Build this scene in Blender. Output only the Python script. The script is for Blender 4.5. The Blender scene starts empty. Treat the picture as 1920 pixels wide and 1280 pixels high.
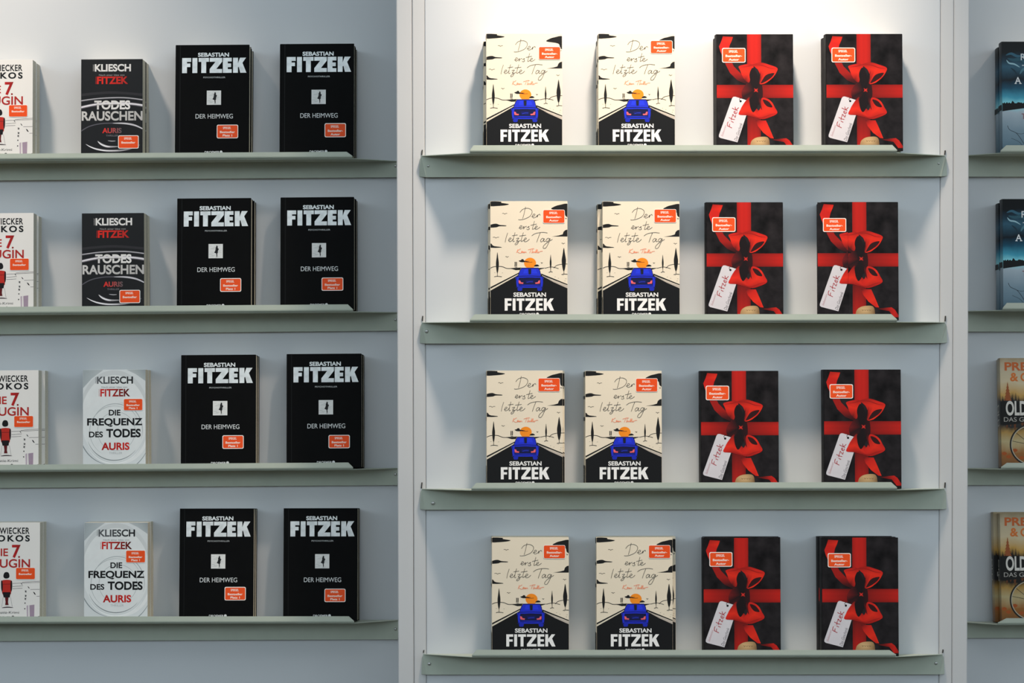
import bpy, bmesh, math, random
from mathutils import Vector, Matrix
random.seed(7)
S = bpy.context.scene
COL = S.collection

# ------------------------------------------------------------------ camera
D = 4.4                       # camera to centre panel
MPP = 0.00097                 # metres per photo pixel on the centre panel
FPX = D / MPP
PITCH = math.radians(1.5); ROLL = math.radians(0.107)
CAM = Vector((0, -D, 1.5))
fwd = Vector((0, math.cos(PITCH), -math.sin(PITCH)))
up0 = Vector((0, math.sin(PITCH), math.cos(PITCH)))
r0 = Vector((1, 0, 0))
rgt = r0 * math.cos(ROLL) - up0 * math.sin(ROLL)
upv = up0 * math.cos(ROLL) + r0 * math.sin(ROLL)
cd = bpy.data.cameras.new('camera'); cam = bpy.data.objects.new('camera', cd); COL.objects.link(cam)
cd.sensor_width = 36; cd.lens = 36 * FPX / 1920; cd.clip_start = 0.05
M = Matrix((rgt, upv, -fwd)).transposed().to_4x4(); M.translation = CAM
cam.matrix_world = M
S.camera = cam

# ------------------------------------------------------------------ light
W = bpy.data.worlds.new('hall'); S.world = W; W.use_nodes = True
nt = W.node_tree; bg = nt.nodes['Background']
tc = nt.nodes.new('ShaderNodeTexCoord'); sx = nt.nodes.new('ShaderNodeSeparateXYZ')
mr = nt.nodes.new('ShaderNodeMapRange'); cr = nt.nodes.new('ShaderNodeValToRGB')
nt.links.new(tc.outputs['Generated'], sx.inputs[0]); nt.links.new(sx.outputs[2], mr.inputs[0])
mr.inputs[1].default_value = -1; mr.inputs[2].default_value = 1
nt.links.new(mr.outputs[0], cr.inputs[0]); nt.links.new(cr.outputs[0], bg.inputs[0])
E = cr.color_ramp.elements           # dark hall floor, rows of far hall lights low over the stands opposite, dim roof
E[0].position = 0.49; E[0].color = (0.075, 0.07, 0.055, 1)
E[1].position = 0.51; E[1].color = (0.34, 0.38, 0.40, 1)
for p_, c_ in ((0.575, (0.50, 0.60, 0.68, 1)), (0.600, (2.7, 3.2, 3.5, 1)), (0.665, (2.7, 3.2, 3.5, 1)), (0.70, (0.50, 0.60, 0.68, 1)), (0.82, (0.24, 0.30, 0.34, 1)), (1.0, (0.18, 0.23, 0.26, 1))):
    q_ = E.new(p_); q_.color = c_
bg.inputs[1].default_value = 0.80

def area(name, loc, target, size, power, color, size_y=None, spread=180):
    l = bpy.data.lights.new(name, 'AREA'); l.energy = power; l.color = color; l.size = size
    if size_y: l.shape = 'RECTANGLE'; l.size_y = size_y
    l.spread = math.radians(spread)
    o = bpy.data.objects.new(name, l); COL.objects.link(o); o.location = loc
    o.rotation_euler = (Vector(target) - Vector(loc)).to_track_quat('-Z', 'Y').to_euler()
    return o
def spot(name, loc, target, power, color, cone=80, radius=0.075):
    l = bpy.data.lights.new(name, 'SPOT'); l.energy = power; l.color = color; l.spot_size = math.radians(cone)
    l.spot_blend = 1.0; l.shadow_soft_size = radius
    o = bpy.data.objects.new(name, l); COL.objects.link(o); o.location = loc
    o.rotation_euler = (Vector(target) - Vector(loc)).to_track_quat('-Z', 'Y').to_euler()
    return o
WARM = (1.0, 0.835, 0.68)
spot('display_lamp_centre', (0.29, -0.65, 2.98), (0.27, 0, 1.84), 176, WARM, 60)
spot('display_lamp_left', (-1.20, -0.29, 2.98), (-1.18, 0.36, 1.72), 84, WARM, 68)
spot('display_lamp_right', (1.72, -0.29, 2.98), (1.72, 0.36, 1.85), 60, WARM, 84)
area('hall_ceiling_light', (0.4, -3.2, 4.6), (0.1, 0, 1.3), 2.6, 34, (0.93, 0.97, 1.0), 1.6)

S.view_settings.view_transform = 'Standard'; S.view_settings.look = 'None'
S.view_settings.gamma = 1; S.view_settings.use_curve_mapping = False
S.view_settings.exposure = 0.0

# ------------------------------------------------------------------ helpers
def lin(c):
    if isinstance(c, str):
        c = tuple(int(c[i:i+2], 16) / 255 for i in (0, 2, 4))
    return tuple(((x / 12.92) if x <= 0.04045 else ((x + 0.055) / 1.055) ** 2.4) for x in c[:3])

def mat(name, color, rough=0.5, spec=0.5, metal=0.0, coat=0.0, noise=0.0, nscale=30, bump=0.0, attr=False, coat_rough=0.1):
    m = bpy.data.materials.new(name); m.use_nodes = True
    n = m.node_tree; b = n.nodes['Principled BSDF']
    b.inputs['Roughness'].default_value = rough; b.inputs['Metallic'].default_value = metal
    b.inputs['Coat Weight'].default_value = coat; b.inputs['Coat Roughness'].default_value = coat_rough
    b.inputs['Specular IOR Level'].default_value = spec
    src = None
    if attr:
        a = n.nodes.new('ShaderNodeAttribute'); a.attribute_name = 'Col'; src = a.outputs['Color']
    if noise or bump:
        t = n.nodes.new('ShaderNodeTexCoord'); z = n.nodes.new('ShaderNodeTexNoise')
        z.inputs['Scale'].default_value = nscale; z.inputs['Detail'].default_value = 6
        n.links.new(t.outputs['Object'], z.inputs['Vector'])
        if noise:
            mx = n.nodes.new('ShaderNodeMix'); mx.data_type = 'RGBA'; mx.blend_type = 'MULTIPLY'
            mx.inputs[0].default_value = 1
            r = n.nodes.new('ShaderNodeMapRange'); r.inputs[1].default_value = 0.3; r.inputs[2].default_value = 0.7
            r.inputs[3].default_value = 1 - noise; r.inputs[4].default_value = 1
            n.links.new(z.outputs['Fac'], r.inputs[0])
            if src: n.links.new(src, mx.inputs[6])
            else: mx.inputs[6].default_value = (*color, 1)
            n.links.new(r.outputs[0], mx.inputs[7]); src = mx.outputs[2]
        if bump:
            bp = n.nodes.new('ShaderNodeBump'); bp.inputs['Strength'].default_value = bump
            bp.inputs['Distance'].default_value = 0.001
            n.links.new(z.outputs['Fac'], bp.inputs['Height']); n.links.new(bp.outputs[0], b.inputs['Normal'])
    if src: n.links.new(src, b.inputs['Base Color'])
    else: b.inputs['Base Color'].default_value = (*color, 1)
    return m

def ramp_mat(name, stops, H, rough=0.35, warp=0.15, nscale=18, coat=0.3):
    """printed wrap whose colour runs up the book (object z), broken up by noise"""
    m = bpy.data.materials.new(name); m.use_nodes = True
    n = m.node_tree; b = n.nodes['Principled BSDF']; b.inputs['Roughness'].default_value = rough
    b.inputs['Coat Weight'].default_value = coat; b.inputs['Specular IOR Level'].default_value = 0.12
    t = n.nodes.new('ShaderNodeTexCoord'); s = n.nodes.new('ShaderNodeSeparateXYZ')
    z = n.nodes.new('ShaderNodeTexNoise'); z.inputs['Scale'].default_value = nscale; z.inputs['Detail'].default_value = 7
    n.links.new(t.outputs['Object'], s.inputs[0]); n.links.new(t.outputs['Object'], z.inputs['Vector'])
    a = n.nodes.new('ShaderNodeMath'); a.operation = 'MULTIPLY_ADD'
    a.inputs[1].default_value = 1 / H; n.links.new(s.outputs[2], a.inputs[0])
    c = n.nodes.new('ShaderNodeMath'); c.operation = 'MULTIPLY_ADD'; c.inputs[1].default_value = warp; c.inputs[2].default_value = -warp / 2
    n.links.new(z.outputs['Fac'], c.inputs[0]); n.links.new(c.outputs[0], a.inputs[2])
    r = n.nodes.new('ShaderNodeValToRGB'); e = r.color_ramp.elements
    e[0].position, e[0].color = stops[0][0], (*lin(stops[0][1]), 1)
    e[1].position, e[1].color = stops[-1][0], (*lin(stops[-1][1]), 1)
    for p, k in stops[1:-1]:
        q = e.new(p); q.color = (*lin(k), 1)
    n.links.new(a.outputs[0], r.inputs[0]); n.links.new(r.outputs[0], b.inputs['Base Color'])
    return m

MAT = {
 'wall': mat('painted_panel', (0.56, 0.58, 0.60), 0.55, noise=0.03, nscale=3, bump=0.03),
 'post': mat('painted_post', (0.55, 0.55, 0.55), 0.5, noise=0.03, nscale=5),
 'shelf': mat('sage_powder_coat', (0.43, 0.475, 0.40), 0.5, noise=0.05, nscale=40, bump=0.08),
 'screw': mat('zinc_screw', (0.45, 0.46, 0.44), 0.35, metal=0.7, noise=0.05),
 'dark': mat('dark_slot', (0.02, 0.018, 0.015), 0.8, noise=0.1),
 'paper': mat('book_pages', (0.80, 0.72, 0.56), 0.85, noise=0.18, nscale=400),
 'paper_white': mat('white_book_pages', (0.62, 0.58, 0.48), 0.85, noise=0.18, nscale=400),
 'beige': mat('cream_cover', (0.77, 0.665, 0.51), 0.38, spec=0.3, coat=0.2, noise=0.02),
 'redcover': mat('charcoal_crinkled_cover', (0.022, 0.0185, 0.020), 0.5, spec=0.10, noise=0.88, nscale=38, bump=0.5),
 'black': mat('matt_black_cover', (0.0035, 0.0038, 0.004), 0.6, spec=0.05, noise=0.2, nscale=60),
 'rausch': mat('dark_grey_cover', (0.008, 0.008, 0.009), 0.45, spec=0.2, noise=0.3, nscale=14),
 'freq': mat('silver_grey_cover', (0.66, 0.69, 0.69), 0.4, coat=0.2, noise=0.1, nscale=12),
 'white': mat('white_cover', (0.76, 0.73, 0.69), 0.5, noise=0.04, nscale=10),
 'maroon': mat('dark_red_cover_edge', (0.10, 0.02, 0.02), 0.5, noise=0.1),
 'sticker': mat('orange_sticker', (0.80, 0.075, 0.008), 0.5, spec=0.2, noise=0.04),
 'sticker_border': mat('sticker_border', (0.85, 0.78, 0.72), 0.4, noise=0.03),
 'print': mat('printed_ink', (1, 1, 1), 0.5, spec=0.2, attr=True, noise=0.05, nscale=60),
 'printgloss': mat('glossy_printed_ink', (1, 1, 1), 0.38, attr=True, spec=0.2, coat=0.2, noise=0.04, nscale=60),
 'foil': mat('silver_foil_print', (1, 1, 1), 0.4, metal=0.25, attr=True, noise=0.28, nscale=90),
 'mirror': ramp_mat('stormy_sky_cover', [(0.0, '4d6878'), (0.2, '708795'), (0.36, '9aa9b4'), (0.44, '86d2dd'), (0.50, '3f93ad'), (0.58, '15475f'), (0.66, '0a141d'), (0.77, '2d5468'), (0.83, '1a3444'), (0.90, '070b10'), (1.0, '030507')], 0.2, rough=0.4, warp=0.10, nscale=26, coat=0.05),
 'forest': ramp_mat('autumn_forest_cover', [(0.0, '6e4a26'), (0.12, '8a5a28'), (0.22, 'a89a72'), (0.32, '9b7a3e'), (0.38, '120f0a'), (0.60, '0c0b08'), (0.66, 'b08a45'), (0.78, 'b9ab8c'), (0.9, 'ab9f86'), (1.0, '8d7d5f')], 0.2, warp=0.14, nscale=34, coat=0.15),
}

def link(o, parent=None):
    COL.objects.link(o)
    if parent: o.parent = parent
    return o
def mesh_obj(name, me, parent=None):
    return link(bpy.data.objects.new(name, me), parent)
def mesh_from(name, verts, faces, m, bevel=0):
    me = bpy.data.meshes.new(name); me.from_pydata([tuple(v) for v in verts], [], faces)
    bm = bmesh.new(); bm.from_mesh(me); bmesh.ops.recalc_face_normals(bm, faces=bm.faces)
    if bevel: bmesh.ops.bevel(bm, geom=bm.edges[:], offset=bevel, segments=2, affect='EDGES')
    bm.to_mesh(me); bm.free(); me.materials.append(m); return me
def hexa(p8):   # 0-3 front ring, 4-7 back ring
    return p8, [(0, 1, 2, 3), (7, 6, 5, 4), (0, 4, 5, 1), (1, 5, 6, 2), (2, 6, 7, 3), (3, 7, 4, 0)]
def box(x0, x1, y0, y1, z0, z1):
    return hexa([(x0, y0, z0), (x1, y0, z0), (x1, y0, z1), (x0, y0, z1), (x0, y1, z0), (x1, y1, z0), (x1, y1, z1), (x0, y1, z1)])
def empty(name, label, cat, group=None):
    o = bpy.data.objects.new(name, None); o.empty_display_size = 0.05; COL.objects.link(o)
    o['label'] = label; o['category'] = cat
    if group: o['group'] = group
    return o

def ray(px, py):
    return (fwd * FPX + rgt * (px - 960) - upv * (py - 640)).normalized()
class Bay:
    def __init__(s, depth, yaw=0.0, xpiv=0.0):
        s.t = Vector((math.cos(yaw), -math.sin(yaw), 0))      # along the panel, to the right
        s.n = Vector((-math.sin(yaw), -math.cos(yaw), 0))     # out of the panel, to the viewer
        s.o = Vector((xpiv, depth, 0))
    def at(s, px, py, off=0.0):
        d = ray(px, py); o = s.o + s.n * off
        return CAM + d * ((o - CAM).dot(s.n) / d.dot(s.n))
REC = 0.0811 * D
C_BAY = Bay(0.0); L_BAY = Bay(REC, math.radians(1.1), -0.23); R_BAY = Bay(REC)
RT = 0.015; SLOPE = 0.045
PR = 0.080           # how far a shelf stands out from its panel

# ------------------------------------------------------------------ the wall
def panel(name, bay, x0, x1, z0, z1, thick=0.03, front=0.0, kind=True, m='wall', bev=0.0012):
    """x0,x1 in photo pixels on the bay plane"""
    a = bay.at(x0, 640); b = bay.at(x1, 640)
    n = bay.n
    A = [Vector((a.x, a.y, z0)), Vector((b.x, b.y, z0)), Vector((b.x, b.y, z1)), Vector((a.x, a.y, z1))]
    f = [v + n * front for v in A]; k = [v - n * thick for v in A]
    o = mesh_obj(name, mesh_from(name, *hexa(f + k), MAT[m], bev))
    if kind: o['kind'] = 'structure'
    return o
Z0, Z1 = 0.35, 2.75
panel('wall_back', C_BAY, 798.0, 1761.7, Z0, Z1, front=0.0)
panel('wall_left', L_BAY, -420, 790, Z0, Z1)
panel('wall_right', R_BAY, 1780, 2760, Z0, Z1)
panel('trim_1', C_BAY, 745, 773.9, Z0, Z1, thick=REC - 0.002, front=0.0015, m='post')
panel('trim_2', C_BAY, 774.7, 797.5, Z0, Z1, thick=0.03, front=0.0008, m='post')
panel('trim_3', C_BAY, 1762.2, 1786.3, Z0, Z1, thick=0.03, front=0.0008, m='post')
panel('trim_4', C_BAY, 1786.8, 1815, Z0, Z1, thick=REC - 0.002, front=0.0015, m='post')
panel('trim_5', C_BAY, 773.0, 1787.2, Z0, Z1, thick=0.06, front=-0.0305, m='post', bev=0)

# ------------------------------------------------------------------ shelves
ROWN = ['top', 'second', 'third', 'bottom']
BAYN = {'L': 'left bay', 'C': 'centre bay', 'R': 'right bay'}
BAYS = {'L': L_BAY, 'C': C_BAY, 'R': R_BAY}
class Shelf: pass
SH = {}
def make_shelf(bk, row, endl, endr, fl, fr, ll, lr, bl, br, screws=(), slots=()):
    """pixel positions: plate ends, front corners, lip top corners, rail bottom corners"""
    bay = BAYS[bk]; at = bay.at; n = bay.n
    if bk == 'C': lab = 'sage green metal display shelf of the centre bay, %s of four'
    elif bk == 'L': lab = 'sage green metal display shelf in the recessed left bay, %s of four'
    else: lab = 'short visible end of sage green shelf in the right bay, %s of four'
    e = empty('display_shelf', lab % ROWN[row], 'shelf', 'metal display shelves')
    base = at((endl[0] + endr[0]) / 2, (endl[1] + endr[1]) / 2, 0.0)
    e.location = base
    loc = lambda v: v - base
    Fl = at(*fl, PR); Fr = at(*fr, PR); Tl = at(*ll, PR + 0.0005); Tr = at(*lr, PR + 0.0005)
    xd = (Fr - Fl).normalized()
    upd = xd.cross(-n).normalized()
    A = at(*endl, RT); B = at(*endr, RT)
    if bk != 'C':      # ends hidden behind the posts: same fall of the tray as in the centre bay
        A = Fl - n * (PR - RT) + xd * (A - Fl).dot(xd) - upd * SLOPE * (PR - RT)
        B = Fl - n * (PR - RT) + xd * (B - Fl).dot(xd) - upd * SLOPE * (PR - RT)
    th = 0.0013
    # tray
    G0, G1 = Fl - n * 0.004, Fr - n * 0.004
    top = [A, B, G1, G0]; bot = [v - upd * th for v in top]
    me = mesh_from('tray', [loc(v) for v in top + bot], [(0, 1, 2, 3), (7, 6, 5, 4), (0, 4, 5, 1), (1, 5, 6, 2), (2, 6, 7, 3), (3, 7, 4, 0)], MAT['shelf'])
    mesh_obj('tray', me, e)
    # lip: rolled strip
    rows = []
    steps = [(0.0, -0.004, 0.0), (0.0, -0.0012, 0.0004), (0.0, 0.0004, 0.0022), (0.0, 0.0008, 0.004)]
    for _, o, z in steps:
        rows.append((Fl + n * o + upd * z, Fr + n * o + upd * z))
    hs = [(0.12, 0), (0.55, 0), (1.0, 0)]
    for h, _ in hs:
        rows.append((rows[3][0].lerp(Tl, h), rows[3][1].lerp(Tr, h)))
    V = [loc(v) for r in rows for v in r]
    F = [(2*i, 2*i+1, 2*i+3, 2*i+2) for i in range(len(rows) - 1)]
    me = bpy.data.meshes.new('lip'); me.from_pydata([tuple(v) for v in V], [], F); me.materials.append(MAT['shelf'])
    lo = mesh_obj('lip', me, e)
    so = lo.modifiers.new('thickness', 'SOLIDIFY'); so.thickness = 0.0012; so.offset = -1
    # back rail, folded down and back towards the wall
    Bl = at(*bl, 0.0105); Br = at(*br, 0.0105)
    A2 = A - upd * th; B2 = B - upd * th
    wl = at(endl[0] - 3, endl[1] + 8, 0.0006); wr = at(endr[0] + 3, endr[1] + 8, 0.0006)
    wl2 = at(endl[0] - 4, bl[1] - 1, 0.0006); wr2 = at(endr[0] + 4, br[1] - 1, 0.0006)
    me = mesh_from('rail', [loc(v) for v in (Bl, Br, B2, A2, wl2, wr2, wr, wl)], hexa([0]*8)[1], MAT['shelf'])
    mesh_obj('rail', me, e)
    # screws
    for (sxp, syp, r) in screws:
        c = at(sxp, syp, 0.0135); bm = bmesh.new()
        bmesh.ops.create_uvsphere(bm, u_segments=12, v_segments=6, radius=r)
        for v in bm.verts: v.co = Vector((v.co.x, v.co.y * 0.55, v.co.z))
        bmesh.ops.translate(bm, vec=loc(c), verts=bm.verts)
        me = bpy.data.meshes.new('screw'); bm.to_mesh(me); bm.free(); me.materials.append(MAT['screw'])
        for p in me.polygons: p.use_smooth = True
        mesh_obj('screw', me, e)
    for (sxp, sy0, sy1) in slots:  # dark bar added in place of the shaded slot in the upright
        a = at(sxp, sy0, 0.0); b = at(sxp + 0.8, sy1, 0.0)
        w = 0.0009
        me = mesh_from('slot_shade', *hexa([loc(a + Vector((-w, -0.004, 0))), loc(a + Vector((w, -0.004, 0))), loc(b + Vector((w, -0.004, 0))), loc(b + Vector((-w, -0.004, 0))),
             loc(a + Vector((-w, -0.0009, 0))), loc(a + Vector((w, -0.0009, 0))), loc(b + Vector((w, -0.0009, 0))), loc(b + Vector((-w, -0.0009, 0)))]), MAT['dark'])
        mesh_obj('slot_shade', me, e)
    s = Shelf(); s.bay = bay; s.Fl = Fl; s.Fr = Fr; s.xd = xd; s.up = upd; s.n = n
    d = A - Fl
    s.slope = d.dot(upd) / d.dot(n)            # how much the tray falls towards the wall
    s.tilt = math.atan(s.slope)
    SH[(bk, row)] = s

cy = [  # centre bay
 dict(endl=(790, 291.5), endr=(1772, 291), fl=(881, 286), fr=(1682, 285.2), ll=(888, 272.2), lr=(1673, 271.6), bl=(799, 332), br=(1765, 330.6), screws=[(803, 311, .0022), (1760, 306.5, .002)], slots=[(791, 290.5, 281), (1771, 290, 282)]),
 dict(endl=(791, 604), endr=(1772, 603.6), fl=(881, 603.2), fr=(1682, 602.8), ll=(890, 589), lr=(1671, 588.6), bl=(799, 643.8), br=(1765, 643), screws=[(800, 621, .0034)], slots=[(792, 601.5, 592), (1771.5, 602, 592)]),
 dict(endl=(791, 915.8), endr=(1771, 915.4), fl=(884, 918.6), fr=(1682, 917.8), ll=(893, 905), lr=(1671, 903.6), bl=(797, 955.2), br=(1767, 954.4), screws=[(812, 943, .0034)], slots=[(790.5, 915, 904), (1771, 914, 904)]),
 dict(endl=(794, 1225.4), endr=(1767, 1225.8), fl=(885, 1231.4), fr=(1680, 1230.8), ll=(894, 1217.8), lr=(1668, 1218.4), bl=(799, 1264.4), br=(1762, 1264), screws=[(805, 1244, .0032), (1755, 1243, .003)], slots=[(794, 1223, 1218), (1767, 1223, 1217)]),
]
for i, k in enumerate(cy): make_shelf('C', i, **k)
def lerp_line(xa, ya, xb, yb, x): return ya + (yb - ya) * (x - xa) / (xb - xa)
lft = [  # y of lip top at x=0 and right corner, front corner, end, rail bottom at 0 / 744
 (288, 650, 284.4, 661, 296.2, 748, 295.2, 338, 332, 311),
 (575, 652, 570.4, 662, 583.6, 748, 582.8, 626.5, 619.6, 599),
 (871, 653, 866.8, 662, 879.4, 749, 873.6, 914.5, 909, 889),
 (1155.6, 654, 1155, 664, 1167.6, 750, 1162.8, 1201.5, 1198.2, 1179),
]
for i, (l0, lx, ly, fx, fy, ex, ey, b0, b7, sy) in enumerate(lft):
    X = -250
    lyL = lerp_line(0, l0, lx, ly, X + 100); dy = (b0 - b7) / 744
    make_shelf('L', i, endl=(X, ey + dy * (ex - X)), endr=(ex, ey), fl=(X + 88, fy + (l0 - ly) / lx * (fx - X - 88)), fr=(fx, fy),
        ll=(X + 100, lyL), lr=(lx, ly), bl=(X + 8, b0 - dy * X), br=(ex - 4, b7), screws=[(741.5, sy, .003)])
rgtt = [
 (1876, 286, 1887, 272.2, 1796, 297.5, 331),
 (1880, 581, 1888, 567.6, 1797, 583.5, 621.4),
 (1877, 879, 1888, 867.4, 1796, 876, 909),
 (1871, 1170.5, 1887, 1158.6, 1792, 1163, 1195.6),
]
for i, (fx, fy, lx, ly, ex, ey, by) in enumerate(rgtt):
    X = 2700
    make_shelf('R', i, endl=(ex, ey), endr=(X, ey), fl=(fx, fy), fr=(X - 88, fy), ll=(lx, ly), lr=(X - 99, ly), bl=(ex + 6, by), br=(X - 8, by))

# ------------------------------------------------------------------ printed matter
_tcache = {}
def text_mesh(s, weight=0.0, shear=0.0, space=1.0):
    key = (s, weight, shear, space)
    if key in _tcache: return _tcache[key]
    c = bpy.data.curves.new('t', 'FONT'); c.body = s; c.offset = weight; c.shear = shear; c.space_character = space
    c.resolution_u = 6; c.size = 1
    o = bpy.data.objects.new('t', c); COL.objects.link(o)
    bpy.context.view_layer.update()
    me = bpy.data.meshes.new_from_object(o.evaluated_get(bpy.context.evaluated_depsgraph_get()))
    vs = [v.co.to_2d() for v in me.vertices]; fs = [tuple(p.vertices) for p in me.polygons]
    bpy.data.objects.remove(o); bpy.data.curves.remove(c); bpy.data.meshes.remove(me)
    x0 = min(v.x for v in vs); x1 = max(v.x for v in vs); y0 = min(v.y for v in vs); y1 = max(v.y for v in vs)
    vs = [((v.x - x0) / (x1 - x0), (v.y - y0) / (y1 - y0)) for v in vs]
    _tcache[key] = (vs, fs); return vs, fs

def glyph(ch, w, h, t):
    if ch == 'I': return [[(0, 0), (w, 0), (w, h), (0, h)]]
    if ch == 'F': return [[(0, 0), (t, 0), (t, h), (0, h)], [(t, h - .82*t), (w, h - .82*t), (w, h), (t, h)], [(t, .40*h - .0*t), (.92*w, .40*h), (.92*w, .40*h + .76*t), (t, .40*h + .76*t)]]
    if ch == 'E':
        q = .78 * t
        return [[(0, 0), (t, 0), (t, h), (0, h)], [(t, h - q), (w, h - q), (w, h), (t, h)], [(t, 0), (w, 0), (w, q), (t, q)], [(t, (h - q) / 2), (.93*w, (h - q) / 2), (.93*w, (h + q) / 2), (t, (h + q) / 2)]]
    if ch == 'T': return [[(0, h - .82*t), (w, h - .82*t), (w, h), (0, h)], [((w - t) / 2, 0), ((w + t) / 2, 0), ((w + t) / 2, h - .82*t), ((w - t) / 2, h - .82*t)]]
    if ch == 'Z':
        q = .82 * t
        return [[(0, h - q), (w, h - q), (w, h), (0, h)], [(0, 0), (w, 0), (w, q), (0, q)], [(0, q), (1.35*t, q), (w, h - q), (w - 1.35*t, h - q)]]
    if ch == 'K': return [[(0, 0), (t, 0), (t, h), (0, h)], [(t, .36*h), (t, .62*h), (w - 1.32*t, h), (w - .03*w, h), (t + .36*(w-t), .52*h)], [(w - 1.25*t, 0), (w, 0), (t + .50*(w-t), .70*h), (t + .08*(w-t), .44*h)]]
def fitzek(t):
    ws = dict(F=.58, I=t, T=.66, Z=.80, E=.57, K=.86); x = 0; out = []
    for ch in 'FITZEK':
        w = ws[ch]; g = glyph(ch, w, 1.0, t)
        out += [[(x + a, b) for a, b in p] for p in g]; x += w + (.05 if ch in 'TZ' and t > .25 else .085)
    x -= .085
    return [[(a / x, b) for a, b in p] for p in out]

EPS = 0.00007
class Art:
    def __init__(s, x0, x1, y0, h, W0, H0):
        s.x0, s.w, s.y0, s.h, s.W0, s.H0 = x0, x1 - x0, y0, h, W0, H0
        s.groups = {}; s.order = []; s.n = 0; s.adds = []; s.use('cover_artwork', 'print')
    def use(s, name, m, label=None):
        if name not in s.groups:
            s.groups[name] = dict(v=[], f=[], c=[], m=m, label=label); s.order.append(name)
        s.g = s.groups[name]
    def mp(s, x, y):
        return ((x - s.x0) / s.w * s.W0, (1 - (y - s.y0) / s.h) * s.H0)
    def add(s, pts, faces, cols, layer, creep=False):
        s.adds.append((layer, len(s.adds), s.g, [s.mp(x, y) for x, y in pts], faces, cols, creep))
    def settle(s):
        """ink lies layer on layer, a few microns apart"""
        s.adds.sort(key=lambda a: (a[0], a[1])); step = min(5e-6, 4.2e-4 / len(s.adds))
        for k, (_, _, g, pts, faces, cols, creep) in enumerate(s.adds):
            b = len(g['v']); n = len(pts); h = n // 2
            for i, (x, z) in enumerate(pts):
                e = ((i % h) / h * .8 if creep and h else 0)
                g['v'].append((x, -2e-5 - step * (k + e), z))
            g['c'] += cols; g['f'] += [tuple(b + i for i in f) for f in faces]
    def poly(s, pts, col, layer=0):
        cols = [lin(c) for c in col] if isinstance(col, list) else [lin(col)] * len(pts)
        s.add(pts, [tuple(range(len(pts)))], cols, layer)
    def blob(s, pts, col, layer=0):
        s.poly(smooth(pts + [pts[0]], 4)[:-1], col, layer)
    def fan(s, cen, ccol, pts, ecol, layer=0, sub=4):
        """shaded patch: one colour in the middle, others round the rim"""
        pts2 = smooth(pts + [pts[0]], sub)[:-1] if sub > 1 else pts
        ec = ecol if isinstance(ecol, list) else [ecol] * len(pts)
        cols = [lin(ccol)]
        n = len(pts2)
        for i in range(n):
            t = i / n * len(pts); k = int(t); fr = t - k
            a, b = lin(ec[k % len(ec)]), lin(ec[(k + 1) % len(ec)])
            cols.append(tuple(a[j] * (1 - fr) + b[j] * fr for j in range(3)))
        s.add([cen] + pts2, [(0, i + 1, (i + 1) % n + 1) for i in range(n)], cols, layer)
    def rect(s, x0, y0, x1, y1, col, layer=0): s.poly([(x0, y0), (x1, y0), (x1, y1), (x0, y1)], col, layer)
    def disc(s, x, y, rx, col, layer=0, ry=None, n=20):
        ry = ry or rx
        s.poly([(x + rx * math.cos(a * 2 * math.pi / n), y + ry * math.sin(a * 2 * math.pi / n)) for a in range(n)], col, layer)
    def stroke(s, pts, w, col, layer=0, sm=4, taper=False):
        P = smooth(pts, sm) if sm > 1 and len(pts) > 2 else pts
        L, R = [], []
        n = len(P)
        for i, (x, y) in enumerate(P):
            a = P[max(i - 1, 0)]; b = P[min(i + 1, n - 1)]
            dx, dy = b[0] - a[0], b[1] - a[1]; q = math.hypot(dx, dy) or 1
            ww = w / 2 * ((math.sin(math.pi * (i + .3) / (n - .4)) ** .7 if taper else 1))
            L.append((x - dy / q * ww, y + dx / q * ww)); R.append((x + dy / q * ww, y - dx / q * ww))
        s.add(L + R, [(i, i + 1, n + i + 1, n + i) for i in range(n - 1)], [lin(col)] * (2 * n), layer, True)
    def text(s, t, bb, col, weight=0.0, layer=3, shear=0.0, space=1.0, rot=None):
        vs, fs = text_mesh(t, weight, shear, space)
        cs = (lin(col[0]), lin(col[1])) if isinstance(col, tuple) else (lin(col), lin(col))
        x0, y0, x1, y1 = bb
        if rot:      # rot = (origin, along vector, up vector)
            O, A, U = rot
            pts = [(O[0] + A[0] * x + U[0] * y, O[1] + A[1] * x + U[1] * y) for x, y in vs]
        else: pts = [(x0 + (x1 - x0) * x, y1 - (y1 - y0) * y) for x, y in vs]
        cols = [tuple(cs[0][j] * (1 - x) + cs[1][j] * x for j in range(3)) for x, y in vs]
        s.add(pts, fs, cols, layer)
    def big(s, bb, col, t, layer=3):
        x0, y0, x1, y1 = bb
        for p in fitzek(t): s.poly([(x0 + (x1 - x0) * a, y1 - (y1 - y0) * b) for a, b in p], col, layer)
    def build(s):
        out = []; s.settle()
        for name in s.order:
            g = s.groups[name]
            if not g['v']: continue
            me = bpy.data.meshes.new(name); me.from_pydata(g['v'], [], g['f'])
            ca = me.color_attributes.new('Col', 'FLOAT_COLOR', 'POINT')
            for i, c in enumerate(g['c']): ca.data[i].color = (*c, 1)
            bm = bmesh.new(); bm.from_mesh(me)
            bmesh.ops.triangulate(bm, faces=[f for f in bm.faces if len(f.verts) > 4])
            for co, no in (((0.0002, 0, 0), (-1, 0, 0)), ((s.W0 - 0.0002, 0, 0), (1, 0, 0)), ((0, 0, 0.0002), (0, 0, -1)), ((0, 0, s.H0 - 0.0002), (0, 0, 1))):
                bmesh.ops.bisect_plane(bm, geom=bm.verts[:] + bm.edges[:] + bm.faces[:], plane_co=co, plane_no=no, clear_outer=True)
            for f in bm.faces:
                f.normal_update()
                if f.normal.y > 0: f.normal_flip()
            bm.to_mesh(me); bm.free(); me.materials.append(MAT[g['m']])
            out.append((name, me, g['label']))
        return out
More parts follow.
